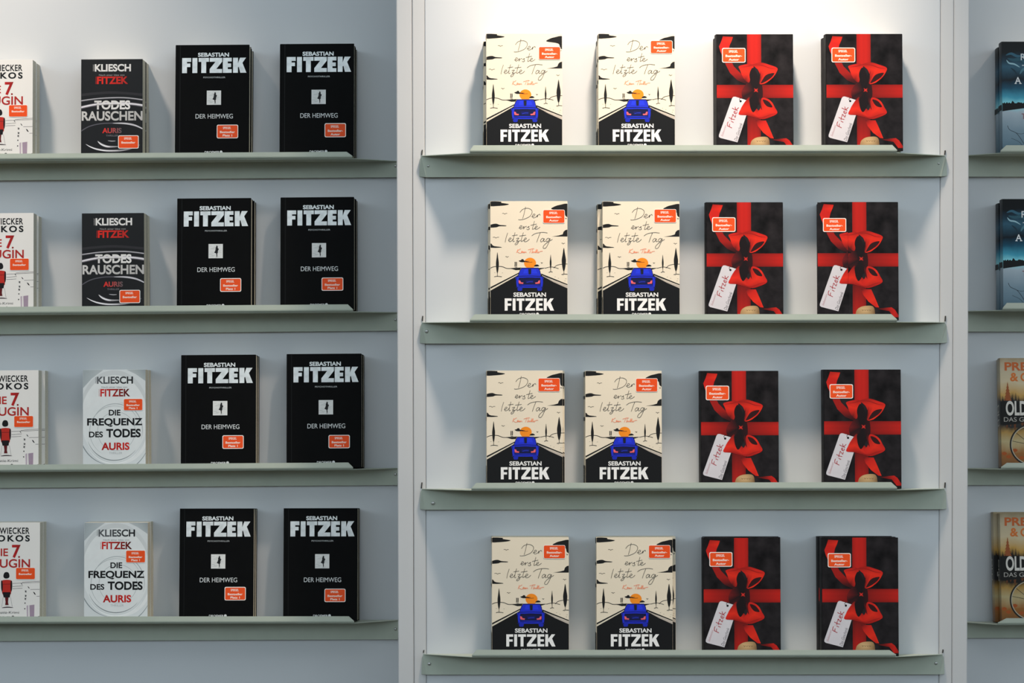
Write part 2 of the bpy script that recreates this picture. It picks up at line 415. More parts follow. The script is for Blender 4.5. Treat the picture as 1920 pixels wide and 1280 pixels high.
def smooth(P, k):
    n = len(P); closed = P[0] == P[-1]; out = []
    for i in range(n - 1):
        p0 = P[i - 1] if i > 0 else (P[-2] if closed else P[0]); p1 = P[i]; p2 = P[i + 1]
        p3 = P[i + 2] if i + 2 < n else (P[1] if closed else P[-1])
        for j in range(k):
            t = j / k
            out.append(tuple(0.5 * (2 * p1[a] + (p2[a] - p0[a]) * t + (2*p0[a] - 5*p1[a] + 4*p2[a] - p3[a]) * t*t + (3*p1[a] - p0[a] - 3*p2[a] + p3[a]) * t**3) for a in (0, 1)))
    out.append(P[-1]); return out

H0 = 0.2
RATIO = dict(beige=1.555, red=1.545, black=1.515, rausch=1.58, freq=1.547, seven=1.495, sky=1.615, forest=1.59)
def mk(kind, x0, x1, y0):
    q = RATIO[kind]; return Art(x0, x1, y0, (x1 - x0) * q, H0 / q, H0)

def art_beige():
    a = mk('beige', 68, 862, 75); K = '161514'
    a.use('cover_artwork', 'printgloss')
    a.blob([(60, 80), (175, 80), (182, 92), (258, 105), (230, 117), (150, 125), (60, 125)], K)
    a.blob([(60, 325), (90, 312), (130, 308), (165, 320), (228, 326), (224, 334), (160, 335), (130, 345), (60, 348)], K)
    a.poly([(60, 508), (80, 515), (92, 532), (110, 540), (180, 548), (187, 554), (120, 558), (60, 556)], K)
    a.blob([(698, 158), (725, 132), (780, 114), (870, 108), (870, 232), (840, 225), (820, 180)], K)
    a.poly([(698, 441), (770, 430), (812, 418), (822, 390), (840, 374), (870, 366), (870, 441)], K)
    for x, y, r in ((215, 205, 26), (125, 452, 32), (240, 652, 18), (818, 514, 18), (846, 256, 10), (597, 715, 11)):
        a.stroke([(x - r, y - 3), (x - r * .4, y - 5), (x, y + 4), (x + r * .4, y - 3), (x + r, y - 4)], 5, '3a342c')
    a.disc(476, 715, 62, 'f08a1c', 0, 56, 28)
    a.blob([(360, 690), (380, 684), (392, 674), (408, 676), (418, 690), (470, 697), (440, 702), (400, 706), (375, 702)], K, 1)
    a.blob([(515, 748), (532, 732), (552, 730), (572, 744), (545, 750)], K, 1)
    a.stroke([(420, 700), (460, 706), (500, 704)], 5, '7a3d10', 1)
    a.stroke([(60, 772), (95, 755), (140, 748), (190, 752), (240, 770), (310, 768), (385, 764)], 7, K)
    a.poly([(232, 768), (385, 763), (372, 786), (330, 788), (290, 776)], K)
    a.poly([(560, 766), (640, 763), (600, 775), (572, 784)], K)
    a.stroke([(630, 768), (690, 755), (735, 762), (770, 772)], 6, K)
    a.stroke([(720, 766), (750, 740), (800, 727), (880, 724)], 6, K)
    def spindle(x, y0, y1, w, trunk):
        m = y0 + (y1 - y0) * .55
        a.blob([(x, y0), (x + w * .28, y0 + (m - y0) * .5), (x + w / 2, m), (x + w * .3, y1 - (y1 - m) * .3), (x, y1), (x - w * .3, y1 - (y1 - m) * .3), (x - w / 2, m), (x - w * .28, y0 + (m - y0) * .5)], K, 1)
        a.stroke([(x, y1 - 10), (x + 1, trunk)], 5, K, 1, 1)
    spindle(140, 602, 820, 30, 855); a.stroke([(108, 856), (140, 850), (185, 856)], 6, K, 1)
    spindle(688, 626, 780, 18, 805); a.stroke([(668, 812), (690, 804), (708, 808)], 6, K, 1)
    spindle(824, 556, 800, 44, 828); a.stroke([(800, 834), (830, 828), (890, 833)], 6, K, 1)
    for x in (322, 336): a.stroke([(x, 702), (x + 1, 725), (x - 1, 748)], 9, K, 1)
    a.stroke([(318, 756), (345, 758)], 5, K, 1, 1)
    random.seed(3)
    for _ in range(16):
        x = random.choice([random.uniform(85, 290), random.uniform(650, 850)]); y = random.uniform(800, 900)
        if (x < 300 and y > 960 - (x - 72) * .5 - 20) or (x > 600 and y > 800 + (x - 600) * .5): continue
        a.stroke([(x - 5, y), (x + 5, y - 1)], 3, '5a5348', 0, 1)
    # road
    a.poly([(60, 966), (385, 800), (385, 812), (60, 984)], K)
    a.poly([(60, 990), (392, 815), (600, 835), (700, 890), (880, 985), (880, 1310), (60, 1310)], '0d0d0e', 0)
    a.poly([(590, 822), (880, 940), (880, 950), (590, 838)], K, 1)
    a.poly([(60, 984), (385, 812), (385, 818), (330, 852), (60, 1003)], 'd8cdb8', 1)
    a.poly([(600, 840), (720, 895), (880, 955), (880, 984), (720, 912), (600, 846)], 'b9ada0', 1)
    # car
    B, BD, N = '1b2cc4', '0a0f3f', '070a24'
    a.poly([(388, 768), (560, 768), (575, 790), (590, 850), (350, 850), (375, 790)], B, 2)
    a.poly([(385, 762), (565, 762), (560, 772), (390, 772)], '0e1668', 3)
    a.poly([(418, 778), (455, 778), (450, 822), (405, 822)], '2236d8', 3)
    a.poly([(492, 778), (535, 778), (552, 822), (490, 822)], '2236d8', 3)
    a.poly([(457, 774), (488, 774), (486, 830), (462, 832)], '15182a', 3)
    a.blob([(340, 850), (470, 846), (600, 850), (612, 900), (606, 960), (590, 968), (352, 968), (336, 960), (330, 900)], B, 2)
    for x in (348, 552): a.blob([(x, 955), (x + 46, 955), (x + 44, 996), (x + 23, 1000), (x + 2, 996)], '1626a8', 2)
    a.poly([(360, 866), (582, 866), (586, 938), (356, 938)], BD, 3)
    a.stroke([(362, 872), (470, 866), (580, 872)], 5, N, 4); a.stroke([(358, 945), (470, 952), (586, 945)], 6, N, 4)
    a.poly([(430, 892), (512, 892), (508, 922), (434, 922)], '0c1560', 4)
    a.stroke([(442, 914), (470, 906), (505, 906)], 4, '2a3cd0', 5)
    a.poly([(357, 892), (376, 896), (382, 912), (408, 916), (404, 929), (362, 926)], 'e2606a', 4)
    a.poly([(580, 892), (562, 896), (556, 912), (528, 916), (532, 929), (576, 926)], 'e2606a', 4)
    a.stroke([(350, 850), (372, 792), (388, 768)], 5, N, 5, 1); a.stroke([(590, 850), (577, 792), (562, 768)], 5, N, 5, 1)
    a.stroke([(340, 852), (470, 847), (602, 852)], 5, N, 5); a.stroke([(340, 852), (331, 900), (338, 960), (352, 970)], 5, N, 5); a.stroke([(602, 852), (612, 900), (605, 960), (592, 970)], 5, N, 5)
    a.use('title_lettering', 'printgloss', 'thin handwritten title')
    T = []
    T += [[(372, 192), (400, 160), (450, 148), (490, 165), (497, 195), (470, 235), (410, 262), (365, 268), (358, 262)], [(430, 133), (416, 200), (400, 256)]]
    T += [[(490, 236), (520, 226), (528, 212), (514, 208), (502, 226), (506, 244), (522, 246), (545, 232), (552, 215), (549, 242), (558, 222), (574, 209), (582, 222)]]
    T += [[(360, 353), (386, 345), (394, 332), (380, 328), (370, 346), (378, 363), (402, 350), (413, 334), (409, 364), (420, 344), (442, 333)], [(442, 350), (468, 334), (461, 348), (470, 361), (456, 370), (440, 364)]]
    T += [[(522, 280), (506, 340), (501, 366), (520, 358), (545, 345), (551, 335), (538, 332), (528, 350), (534, 366), (556, 360), (580, 343)], [(482, 325), (546, 311)]]
    T += [[(246, 402), (230, 452), (220, 500)], [(250, 481), (275, 470), (281, 458), (268, 455), (257, 473), (263, 493), (288, 484), (304, 462)]]
    T += [[(322, 398), (306, 458), (302, 492), (318, 486)], [(292, 432), (348, 424)], [(333, 462), (362, 456), (336, 488), (356, 486), (350, 512), (328, 526), (323, 514), (350, 496), (380, 478)]]
    T += [[(408, 398), (390, 458), (386, 491), (405, 482), (432, 470), (439, 458), (426, 455), (415, 473), (420, 493), (446, 488), (470, 466)], [(366, 435), (434, 426)]]
    T += [[(494, 433), (530, 410), (600, 397), (656, 403)], [(582, 402), (562, 450), (545, 500)]]
    T += [[(622, 465), (602, 459), (585, 480), (592, 496), (612, 480), (624, 461), (618, 490), (636, 488)]]
    T += [[(682, 465), (660, 458), (641, 478), (649, 493), (668, 480), (684, 461), (666, 510), (640, 556), (617, 562), (612, 545), (640, 512), (708, 468)]]
    for p in T: a.stroke(p, 4.6, '403a33', 3)
    for p in ([(352, 570), (337, 610)], [(380, 566), (345, 592), (372, 612), (392, 603), (398, 592), (388, 594), (392, 608), (408, 596), (404, 610), (420, 596), (416, 610), (432, 598), (438, 610)],
              [(455, 578), (500, 566), (520, 568)], [(488, 570), (472, 612)], [(505, 570), (494, 612), (510, 594), (512, 610), (524, 596), (530, 608), (542, 570), (536, 610), (554, 572), (548, 610), (566, 594), (560, 600), (566, 610), (580, 594), (606, 592)]):
        a.stroke(p, 4.6, 'ee8a62', 3)
    a.use('author_lettering', 'printgloss', 'white block capitals')
    a.text('SEBASTIAN', (305, 1018, 640, 1063), 'e9e6e2', 0.028, 6)
    a.big((215, 1079, 723, 1205), 'eeebe7', .245, 6)
    a.use('publisher_mark', 'printgloss')
    a.text('DROEMER', (370, 1230, 536, 1254), 'e9e6e2', 0.02, 6); a.disc(552, 1240, 15, 'e9e6e2', 6)
    return a.build()

def art_red():
    a = mk('red', 78, 892, 82)
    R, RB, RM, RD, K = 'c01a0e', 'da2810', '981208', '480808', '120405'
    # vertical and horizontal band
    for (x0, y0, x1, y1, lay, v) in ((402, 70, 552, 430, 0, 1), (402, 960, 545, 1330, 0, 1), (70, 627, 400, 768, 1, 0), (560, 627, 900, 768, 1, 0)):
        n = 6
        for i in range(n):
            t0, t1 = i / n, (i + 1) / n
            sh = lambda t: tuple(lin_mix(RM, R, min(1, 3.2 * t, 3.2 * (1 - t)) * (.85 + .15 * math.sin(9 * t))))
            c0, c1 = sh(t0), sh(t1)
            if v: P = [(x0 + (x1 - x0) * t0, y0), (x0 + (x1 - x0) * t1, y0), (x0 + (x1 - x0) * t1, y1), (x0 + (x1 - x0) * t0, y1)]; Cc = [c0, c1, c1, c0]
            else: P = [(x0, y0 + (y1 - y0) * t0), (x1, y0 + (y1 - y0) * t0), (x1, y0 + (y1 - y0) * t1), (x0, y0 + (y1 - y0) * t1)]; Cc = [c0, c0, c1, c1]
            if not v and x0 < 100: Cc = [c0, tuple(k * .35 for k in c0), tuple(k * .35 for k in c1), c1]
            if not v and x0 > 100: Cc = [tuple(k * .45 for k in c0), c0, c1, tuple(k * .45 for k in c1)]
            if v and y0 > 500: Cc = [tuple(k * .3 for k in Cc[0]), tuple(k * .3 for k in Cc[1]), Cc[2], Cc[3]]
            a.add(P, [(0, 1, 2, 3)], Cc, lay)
    # curled tail upper left
    a.poly([(145, 105), (252, 113), (240, 150), (128, 160)], [RM, R, RB, R], 2)
    a.poly([(128, 160), (240, 150), (218, 200), (207, 250), (214, 330), (145, 330), (120, 270), (104, 215)], [R, RB, R, R, RM, R, RB, R], 2)
    a.poly([(145, 330), (214, 330), (262, 430), (330, 500), (400, 570), (400, 625), (300, 580), (220, 500), (170, 400)], [R, RM, RM, RM, RD, K, RD, RM, RM], 2)
    # dark heart of the knot
    a.fan((478, 690), K, [(345, 690), (395, 610), (430, 560), (480, 500), (530, 560), (562, 640), (566, 760), (520, 840), (440, 850), (395, 790), (350, 760)], ['6a1010', '3c090a', K, K, K, '2c0708', '2c0708', K, K, '3c090a', '240607'], 3)
    # upper loops
    a.fan((420, 490), RB, [(312, 430), (360, 412), (440, 402), (470, 440), (440, 520), (425, 600), (380, 580), (345, 520), (328, 470)], [R, R, RM, R, R, RM, RD, R, RB], 4)
    a.fan((600, 470), RB, [(465, 408), (550, 388), (640, 412), (722, 446), (712, 495), (670, 555), (620, 592), (550, 622), (530, 600), (545, 540), (520, 470), (490, 440)], [RM, RM, R, R, RB, R, R, R, RD, RM, R, R], 4)
    a.stroke([(330, 436), (400, 430), (470, 412), (560, 418), (640, 446), (708, 456)], 12, RM, 5, 4, True)
    a.blob([(465, 444), (498, 490), (516, 560), (512, 620), (492, 670), (460, 640), (436, 580), (426, 520), (440, 470)], K, 6)
    a.blob([(690, 500), (640, 506), (600, 525), (572, 560), (548, 612), (600, 590), (650, 556), (680, 525)], '2c0708', 6)
    a.poly([(550, 470), (540, 560), (522, 640), (512, 690), (530, 600), (538, 520)], RD, 6)
    a.stroke([(545, 620), (600, 600), (650, 565)], 14, RB, 7, 4, True)
    # lower loops
    a.fan((400, 880), RB, [(312, 945), (330, 890), (350, 850), (392, 790), (430, 760), (455, 850), (520, 900), (560, 990), (480, 975), (400, 955)], [R, RB, R, RM, RD, R, RM, R, RM, RM], 4)
    a.fan((610, 900), RB, [(500, 930), (540, 880), (545, 800), (565, 765), (620, 778), (662, 812), (695, 870), (720, 932), (640, 976), (562, 996), (520, 970)], [R, R, RM, R, R, RB, R, R, RM, RM, R], 4)
    a.blob([(430, 770), (490, 745), (516, 800), (505, 870), (466, 922), (438, 880), (426, 820)], K, 6)
    a.blob([(568, 785), (620, 800), (655, 835), (668, 868), (620, 862), (585, 830)], '2c0708', 6)
    a.stroke([(330, 950), (430, 950), (500, 975), (560, 980), (640, 950), (705, 935)], 13, RM, 5, 4, True)
    a.poly([(535, 760), (560, 900), (545, 880), (525, 800)], RD, 7)
    a.fan((494, 685), 'd8362c', [(474, 662), (496, 674), (516, 664), (510, 686), (518, 708), (494, 698), (472, 706), (482, 686)], RM, 8, 1)
    # tails at the foot
    a.poly([(490, 1005), (600, 1010), (640, 1100), (682, 1202), (648, 1200), (570, 1140), (515, 1070)], [RD, R, RB, RB, R, RB, R], 3)
    a.poly([(655, 1215), (720, 1208), (815, 1200), (850, 1225), (892, 1290), (892, 1310), (840, 1305), (790, 1240)], [RD, RD, R, R, RM, RD, R, RM], 3)
    a.fan((540, 1235), 'c9a878', [(440, 1240), (480, 1200), (545, 1184), (615, 1190), (636, 1240), (620, 1300), (450, 1300)], ['a8845a', 'c4a070', 'b89264', '9c7a52', '7a5c3c', '6a5034', '8a6a46'], 4)
    for k in range(4): a.stroke([(500 + k * 26, 1222 + k), (508 + k * 26, 1236), (518 + k * 26, 1224)], 4, '6e5236', 5)
    a.use('gift_tag_print', 'print', 'white gift tag with handwriting')
    TL, TR, BR, BL = (250, 746), (440, 806), (296, 1243), (90, 1190)
    def corner(p, q, r, d=26):
        u = Vector((q[0] - p[0], q[1] - p[1])).normalized() * d; v = Vector((r[0] - p[0], r[1] - p[1])).normalized() * d
        return [(p[0] + v.x, p[1] + v.y), (p[0] + (u.x + v.x) * .28, p[1] + (u.y + v.y) * .28), (p[0] + u.x, p[1] + u.y)]
    a.poly(corner(TL, TR, BL) + [TR, BR] + corner(BL, TL, BR)[0:3], 'cfc9cc', 2)
    a.disc(331, 803, 12, '120c0c', 3); a.stroke([(331, 803), (318, 785), (326, 772), (345, 770)], 5, '1a1212', 3)
    al = Vector((147, -440)).normalized(); ac = Vector((-al.y, al.x))   # along (reading up), ac to the right-down
    def tag(o, L, hgt, t, col, w=0.0, sh=.35):
        a.text(t, None or (0, 0, 0, 0), col, w, 3, sh, 1.0, rot=(o, (al.x * L, al.y * L), (-ac.x * hgt, -ac.y * hgt)))
    fz = [[(0, 0), (4, 30), (8, 60)], [(4, 56), (30, 66), (52, 64)], [(4, 32), (22, 38), (36, 38)], [(62, 2), (66, 34)], [(67, 50), (69, 54)], [(96, 0), (92, 30), (98, 72)], [(78, 36), (114, 42)],
          [(116, 36), (142, 40), (120, 4), (148, 6)], [(158, 18), (180, 24), (178, 36), (164, 34), (158, 16), (166, 2), (184, 6)], [(196, 0), (198, 36), (204, 72)], [(226, 42), (200, 22), (232, 0)]]
    O = (238, 1090)
    for p in fz:
        pts = [(O[0] + al.x * x - ac.x * y * .92, O[1] + al.y * x - ac.y * y * .92) for x, y in p]
        a.stroke(pts, 7.5, 'a03038', 3)
    tag((140, 1184), 128, 22, 'Sebastian', 'b06068', -0.012)
    tag((290, 1232), 200, 34, 'Das Geschenk', '3a3438', -0.008)
    return a.build()
def lin_mix(a, b, t):
    a, b = lin(a), lin(b); return tuple(a[i] * (1 - t) + b[i] * t for i in range(3))

def art_black():
    a = mk('black', 75, 858, 65)
    a.poly([(118, 60), (124, 60), (124, 1300), (118, 1300)], '000000', 0)  # hinge groove of the board, its shade painted as a black strip
    a.rect(406, 548, 558, 698, 'd9dad8', 0)
    random.seed(5)
    for i in range(22):
        y = 556 + i * 6.4; x = random.uniform(410, 500)
        a.stroke([(x, y), (x + random.uniform(15, 50), y + random.uniform(-2, 2))], 2.2, 'b0b4b2', 1, 1)
    a.blob([(488, 568), (497, 566), (503, 575), (504, 590), (515, 602), (510, 612), (506, 622), (504, 644), (498, 650), (500, 668), (494, 690), (490, 668), (486, 648), (468, 640), (476, 622), (482, 600), (480, 588), (487, 580)], '141416', 2)
    a.use('author_lettering', 'foil', 'silver foil block capitals')
    a.text('SEBASTIAN', (310, 148, 640, 192), 'dfe2e2', 0.034, 3)
    a.big((141, 203, 826, 362), 'dfe3e3', .315, 3)
    a.text('PSYCHOTHRILLER', (368, 401, 602, 417), 'b8baba', 0.012, 3, 0, 1.1)
    a.use('title_lettering', 'print', 'light grey capitals')
    a.text('DER HEIMWEG', (288, 794, 685, 842), 'd2d5d6', 0.0, 3)
    a.use('publisher_mark', 'print')
    a.text('DROEMER', (388, 1184, 545, 1208), 'd4d6d6', 0.02, 3); a.disc(562, 1194, 15, 'd4d6d6', 3)
    return a.build()

def art_rausch():
    a = mk('rausch', 85, 833, 95)
    a.stroke([(60, 520), (250, 500), (500, 490), (860, 520)], 30, '2a292c', 0)
    a.stroke([(60, 590), (300, 560), (600, 552), (860, 582)], 16, '77757a', 1); a.stroke([(60, 586), (300, 557), (600, 549), (860, 578)], 6, 'c9c6ca', 2)
    a.stroke([(60, 670), (250, 632), (460, 618), (700, 625), (870, 652)], 34, '6e6a70', 1); a.stroke([(60, 668), (250, 630), (460, 617), (700, 624), (870, 648)], 18, 'dedade', 2)
    a.stroke([(60, 960), (180, 890), (330, 856), (480, 852), (620, 856), (750, 880), (870, 935)], 12, '55535a', 1)
    a.stroke([(470, 852), (620, 856), (750, 882), (870, 940)], 20, 'c4c1c6', 2, 4, True)
    a.stroke([(140, 1098), (200, 1130), (280, 1158), (400, 1176), (560, 1175), (700, 1150), (800, 1110)], 22, '9b989c', 1, 4, True)
    a.stroke([(150, 1102), (210, 1136), (290, 1162), (400, 1178), (540, 1176)], 12, 'f0eef0', 2, 4, True)
    a.stroke([(285, 1062), (320, 1092), (370, 1118), (430, 1130), (540, 1128)], 26, 'a8a5a8', 1, 4, True); a.stroke([(292, 1070), (330, 1102), (390, 1124), (440, 1130)], 12, 'f2f0f2', 2, 4, True)
    a.stroke([(410, 1058), (460, 1064), (505, 1062)], 9, 'b8b6ba', 1, 4, True)
    a.use('author_lettering', 'print', 'white and red author names')
    a.text('KLIESCH', (250, 152, 690, 241), 'dcd9d6', 0.034, 4, 0, 1.0)
    a.text('FITZEK', (278, 300, 655, 388), ('d8281c', 'b02018'), 0.034, 4, 0, 1.0)
    a.text('VINCENT', None or (0, 0, 0, 0), 'b8b5b2', 0.0, 4, rot=((242, 238), (0, -82), (-14, 0)))
    a.text('SEBASTIAN', (0, 0, 0, 0), 'c02820', 0.0, 4, rot=((272, 388), (0, -86), (-12, 0)))
    a.text('Nach einer Idee von', (302, 272, 612, 292), 'a09c9a', 0.0, 4)
    a.use('title_lettering', 'print', 'silver grey title capitals')
    a.text('TODES', (245, 583, 682, 690), ('d2cfcc', 'e4e1de'), 0.034, 4, 0, 1.0); a.stroke([(262, 636), (560, 632)], 6, '8f8c8a', 5, 1)
    a.text('RAUSCHEN', (92, 709, 832, 822), ('c6c3c0', 'b4b1ae'), 0.03, 4, 0, 1.0)
    a.text('AURIS', (343, 908, 578, 970), ('d8281c', '5a5658'), 0.03, 4); a.text('THRILLER', (388, 989, 536, 1008), '77757a', 0.0, 4)
    return a.build()

def art_freq():
    a = mk('freq', 795, 1395, 220); cx, cyy = 1095, 790
    def ring(r, w, col, a0=0, a1=360, lay=0, dx=0, dy=0, tp=False):
        n = 30; a.stroke([(cx + dx + r * math.cos(math.radians(a0 + (a1 - a0) * i / n)), cyy + dy + r * math.sin(math.radians(a0 + (a1 - a0) * i / n))) for i in range(n + 1)], w, col, lay, 1, tp)
    a.poly([(795, 215), (1000, 215), (880, 300), (795, 390)], ['9aa3a6', 'b4babb', 'aab2b4', 'a0a8ab'], 0)
    a.poly([(1200, 215), (1400, 215), (1400, 330), (1300, 262)], ['b4babb', '8c9598', 'a2aaac', 'b0b7b8'], 0)
    a.blob([(cx + 330 * math.cos(t * .3142), cyy - 175 + 390 * math.sin(t * .3142)) for t in range(20)], 'c8cccc', 1)
    a.blob([(cx + 318 * math.cos(t * .3142), cyy - 120 + 400 * math.sin(t * .3142)) for t in range(20)], 'dcdfde', 2)
    ring(300, 26, 'dcdedd', 200, 300, 3, 0, -40, True); ring(330, 30, 'e2e4e3', 330, 440, 3, 0, -20, True)
    ring(268, 8, '7d8688', 40, 160, 4, 0, 0, True); ring(285, 14, 'e6e8e7', 30, 150, 4, 0, 14, True)
    ring(310, 9, '848d90', 100, 200, 4, -20, 0, True); ring(235, 5, 'a3aaab', 120, 300, 4, 0, 0, True)
    ring(225, 8, 'b0b6b7', 200, 340, 4, 10, -30, True); ring(180, 4, 'adb3b4', 0, 360, 4, 20, 0); ring(260, 6, '9aa2a4', 280, 380, 4, 10, -10, True)
    ring(340, 8, '8a9395', 20, 100, 4, 0, 40, True)
    a.use('author_lettering', 'print', 'dark and red author names')
    a.text('KLIESCH', (930, 283, 1275, 351), ('5a5d60', '0c0c0e'), 0.03, 5, 0, 1.0)
    a.text('FITZEK', (962, 398, 1248, 468), ('c82018', '3a0c0c'), 0.03, 5, 0, 1.0)
    a.text('VINCENT', (0, 0, 0, 0), '333336', 0.0, 5, rot=((925, 348), (0, -62), (-10, 0)))
    a.text('SEBASTIAN', (0, 0, 0, 0), 'b82018', 0.0, 5, rot=((956, 466), (0, -66), (-9, 0)))
    a.text('Nach einer Idee von', (975, 374, 1220, 388), '6a6d70', 0.0, 5)
    a.use('title_lettering', 'print', 'black title capitals')
    a.text('DIE', (1043, 590, 1155, 644), '141416', 0.03, 5)
    a.text('FREQUENZ', (835, 668, 1366, 748), '0e0e10', 0.034, 5); a.text('DES', (853, 791, 986, 845), '141416', 0.03, 5)
    a.text('TODES', (1018, 767, 1348, 847), '0e0e10', 0.036, 5); a.text('AURIS', (972, 893, 1240, 963), ('a81814', 'c82018'), 0.034, 5)
    a.text('THRILLER', (1045, 980, 1170, 1000), 'a8adae', 0.0, 5)
    a.use('publisher_mark', 'print'); a.text('DROEMER', (1025, 1106, 1155, 1124), '333336', 0.01, 5); a.disc(1172, 1114, 12, '333336', 5)
    return a.build()

def art_seven():
    a = mk('seven', -260, 370, 225)
    for p in ([(110, 799), (200, 797), (375, 790)], [(110, 830), (210, 822)], [(110, 850), (205, 845)], [(200, 790), (240, 786), (375, 778)], [(280, 858), (375, 856)], [(340, 921), (375, 920)], [(-100, 800), (-260, 806)], [(-110, 850), (-260, 858)]):
        a.stroke(p, 3.5, '4a4446', 0, 1)
    for x, y, r in ((197, 804, 9), (264, 838, 11), (320, 893, 15)): a.poly([(x - r, y - r), (x, y - r * .6), (x + r, y + r), (x, y + r * .7)], '141214', 1)
    for i, (x, y) in enumerate(((236, 876), (236, 918), (233, 946), (230, 985), (228, 1038))):
        a.stroke([(x - 8, y - 8), (x + 8, y - 4), (x - 6, y + 2), (x + 8, y + 8)] if i < 3 else [(x - 5, y), (x + 5, y + 1)], 5 if i < 3 else 11, '1c1a1c', 1)
    a.poly([(245, 1010), (262, 1005), (262, 1115), (248, 1118)], 'b9aab4', 0); a.poly([(272, 1006), (320, 1000), (318, 1118), (276, 1122)], 'a08c9c', 0)
    a.stroke([(250, 1118), (285, 1124), (322, 1118)], 5, '4a3c40', 1); a.poly([(335, 1118), (370, 1106), (370, 1125), (335, 1125)], '2a2224', 1)
    a.blob([(50, 692), (70, 698), (80, 722), (76, 745), (52, 754), (30, 748), (22, 728), (32, 700)], '100e10', 1)
    a.blob([(8, 775), (40, 766), (70, 766), (100, 775), (105, 820), (98, 870), (88, 905), (20, 905), (8, 860), (4, 815)], 'b8281c', 1)
    a.blob([(0, 780), (12, 776), (18, 830), (12, 880), (2, 850)], '241012', 2); a.blob([(94, 776), (106, 784), (106, 850), (96, 880), (90, 830)], '241012', 2)
    a.stroke([(18, 808), (95, 806)], 4, '5c140e', 2, 1)
    a.poly([(14, 882), (92, 882), (84, 932), (26, 932)], '140c0e', 2)
    a.poly([(38, 930), (72, 930), (68, 975), (74, 1004), (40, 1004), (44, 975)], '5a1012', 1)
    a.stroke([(20, 930), (8, 1022)], 3, '8a8486', 0, 1); a.stroke([(92, 930), (108, 1022)], 3, '8a8486', 0, 1)
    a.stroke([(8, 1030), (60, 1024), (118, 1028)], 11, '4a4042', 0, 4, True)
    a.use('author_lettering', 'print', 'black author names')
    a.text('SCHWIECKER', (-140, 272, 270, 333), '161618', 0.022, 4, 0, 1.08)
    a.text('TSOKOS', (-175, 344, 273, 405), '161618', 0.035, 4, 0, 1.35)
    a.use('title_lettering', 'print', 'red title capitals')
    a.text('DIE', (-82, 470, 66, 542), 'b02420', 0.02, 4); a.text('7', (103, 435, 186, 560), ('b81c1c', '8a1816'), 0.03, 4)
    a.text('ZEUGIN', (-160, 570, 277, 652), 'a82420', 0.018, 4); a.disc(171, 550, 9, '8a1816', 4)
    a.use('publisher_mark', 'print'); a.text('Justiz-Krimi', (-40, 1062, 174, 1092), '3a3638', 0.0, 4); a.text('DROEMER', (-60, 1110, 95, 1128), '4a4648', 0, 4); a.disc(115, 1116, 13, '4a4648', 4)
    return a.build()

def art_sky():
    a = mk('sky', 1878.5, 2009, 78)
    K = '06080c'
    pts = [(1878, 197)]; random.seed(9)
    x = 1878
    while x < 2002:
        pts.append((x, 196 - random.uniform(0, 3.2) - (3 if 1896 < x < 1899 else 0))); x += 1.6
    pts += [(2002, 204), (1975, 207), (1945, 204), (1920, 205), (1905, 207), (1890, 209), (1878, 211)]
    a.poly(pts, K, 1)
    for p, w in (([(1888, 238), (1892, 246), (1904, 252), (1912, 262), (1922, 276), (1940, 284)], .9), ([(1904, 252), (1914, 254), (1926, 250)], .6), ([(1895, 262), (1908, 268), (1916, 276)], .6), ([(1930, 279), (1940, 270), (1955, 268)], .7)):
        a.stroke(p, w, '141c24', 1)
    for p, w, c in (([(1886, 104), (1896, 101), (1908, 106), (1921, 104)], 5, '2f5b70'), ([(1887, 113), (1892, 119), (1902, 121), (1912, 127)], 3, '8fb4c0'), ([(1889, 110), (1900, 113), (1912, 112), (1922, 118)], 6, '27505f'),
                    ([(1912, 140), (1917, 132), (1925, 130), (1934, 134)], 5, '46707f'), ([(1895, 128), (1902, 134), (1908, 143)], 3, '16303e'), ([(1930, 110), (1950, 118), (1975, 112)], 7, '2f5b70'), ([(1940, 140), (1965, 148), (1990, 142)], 5, '1d3e4e')):
        a.stroke(p, w, c, 1, 5, True)
    a.use('title_lettering', 'print', 'pale serif style capitals')
    a.text('R', (1913.8, 101, 1923.5, 113.5), 'c8ced2', .01, 3); a.rect(1916, 122.6, 1926, 124, 'c8ced2', 3)
    a.text('A', (1902.5, 145.5, 1914, 158), 'd6dadc', .01, 3); a.rect(1901.8, 157.2, 1906, 158.6, 'd6dadc', 3); a.rect(1910.6, 157.2, 1915, 158.6, 'd6dadc', 3)
    a.text('T', (1914.5, 215, 1922, 225.5), '7d5458', .01, 3)
    return a.build()

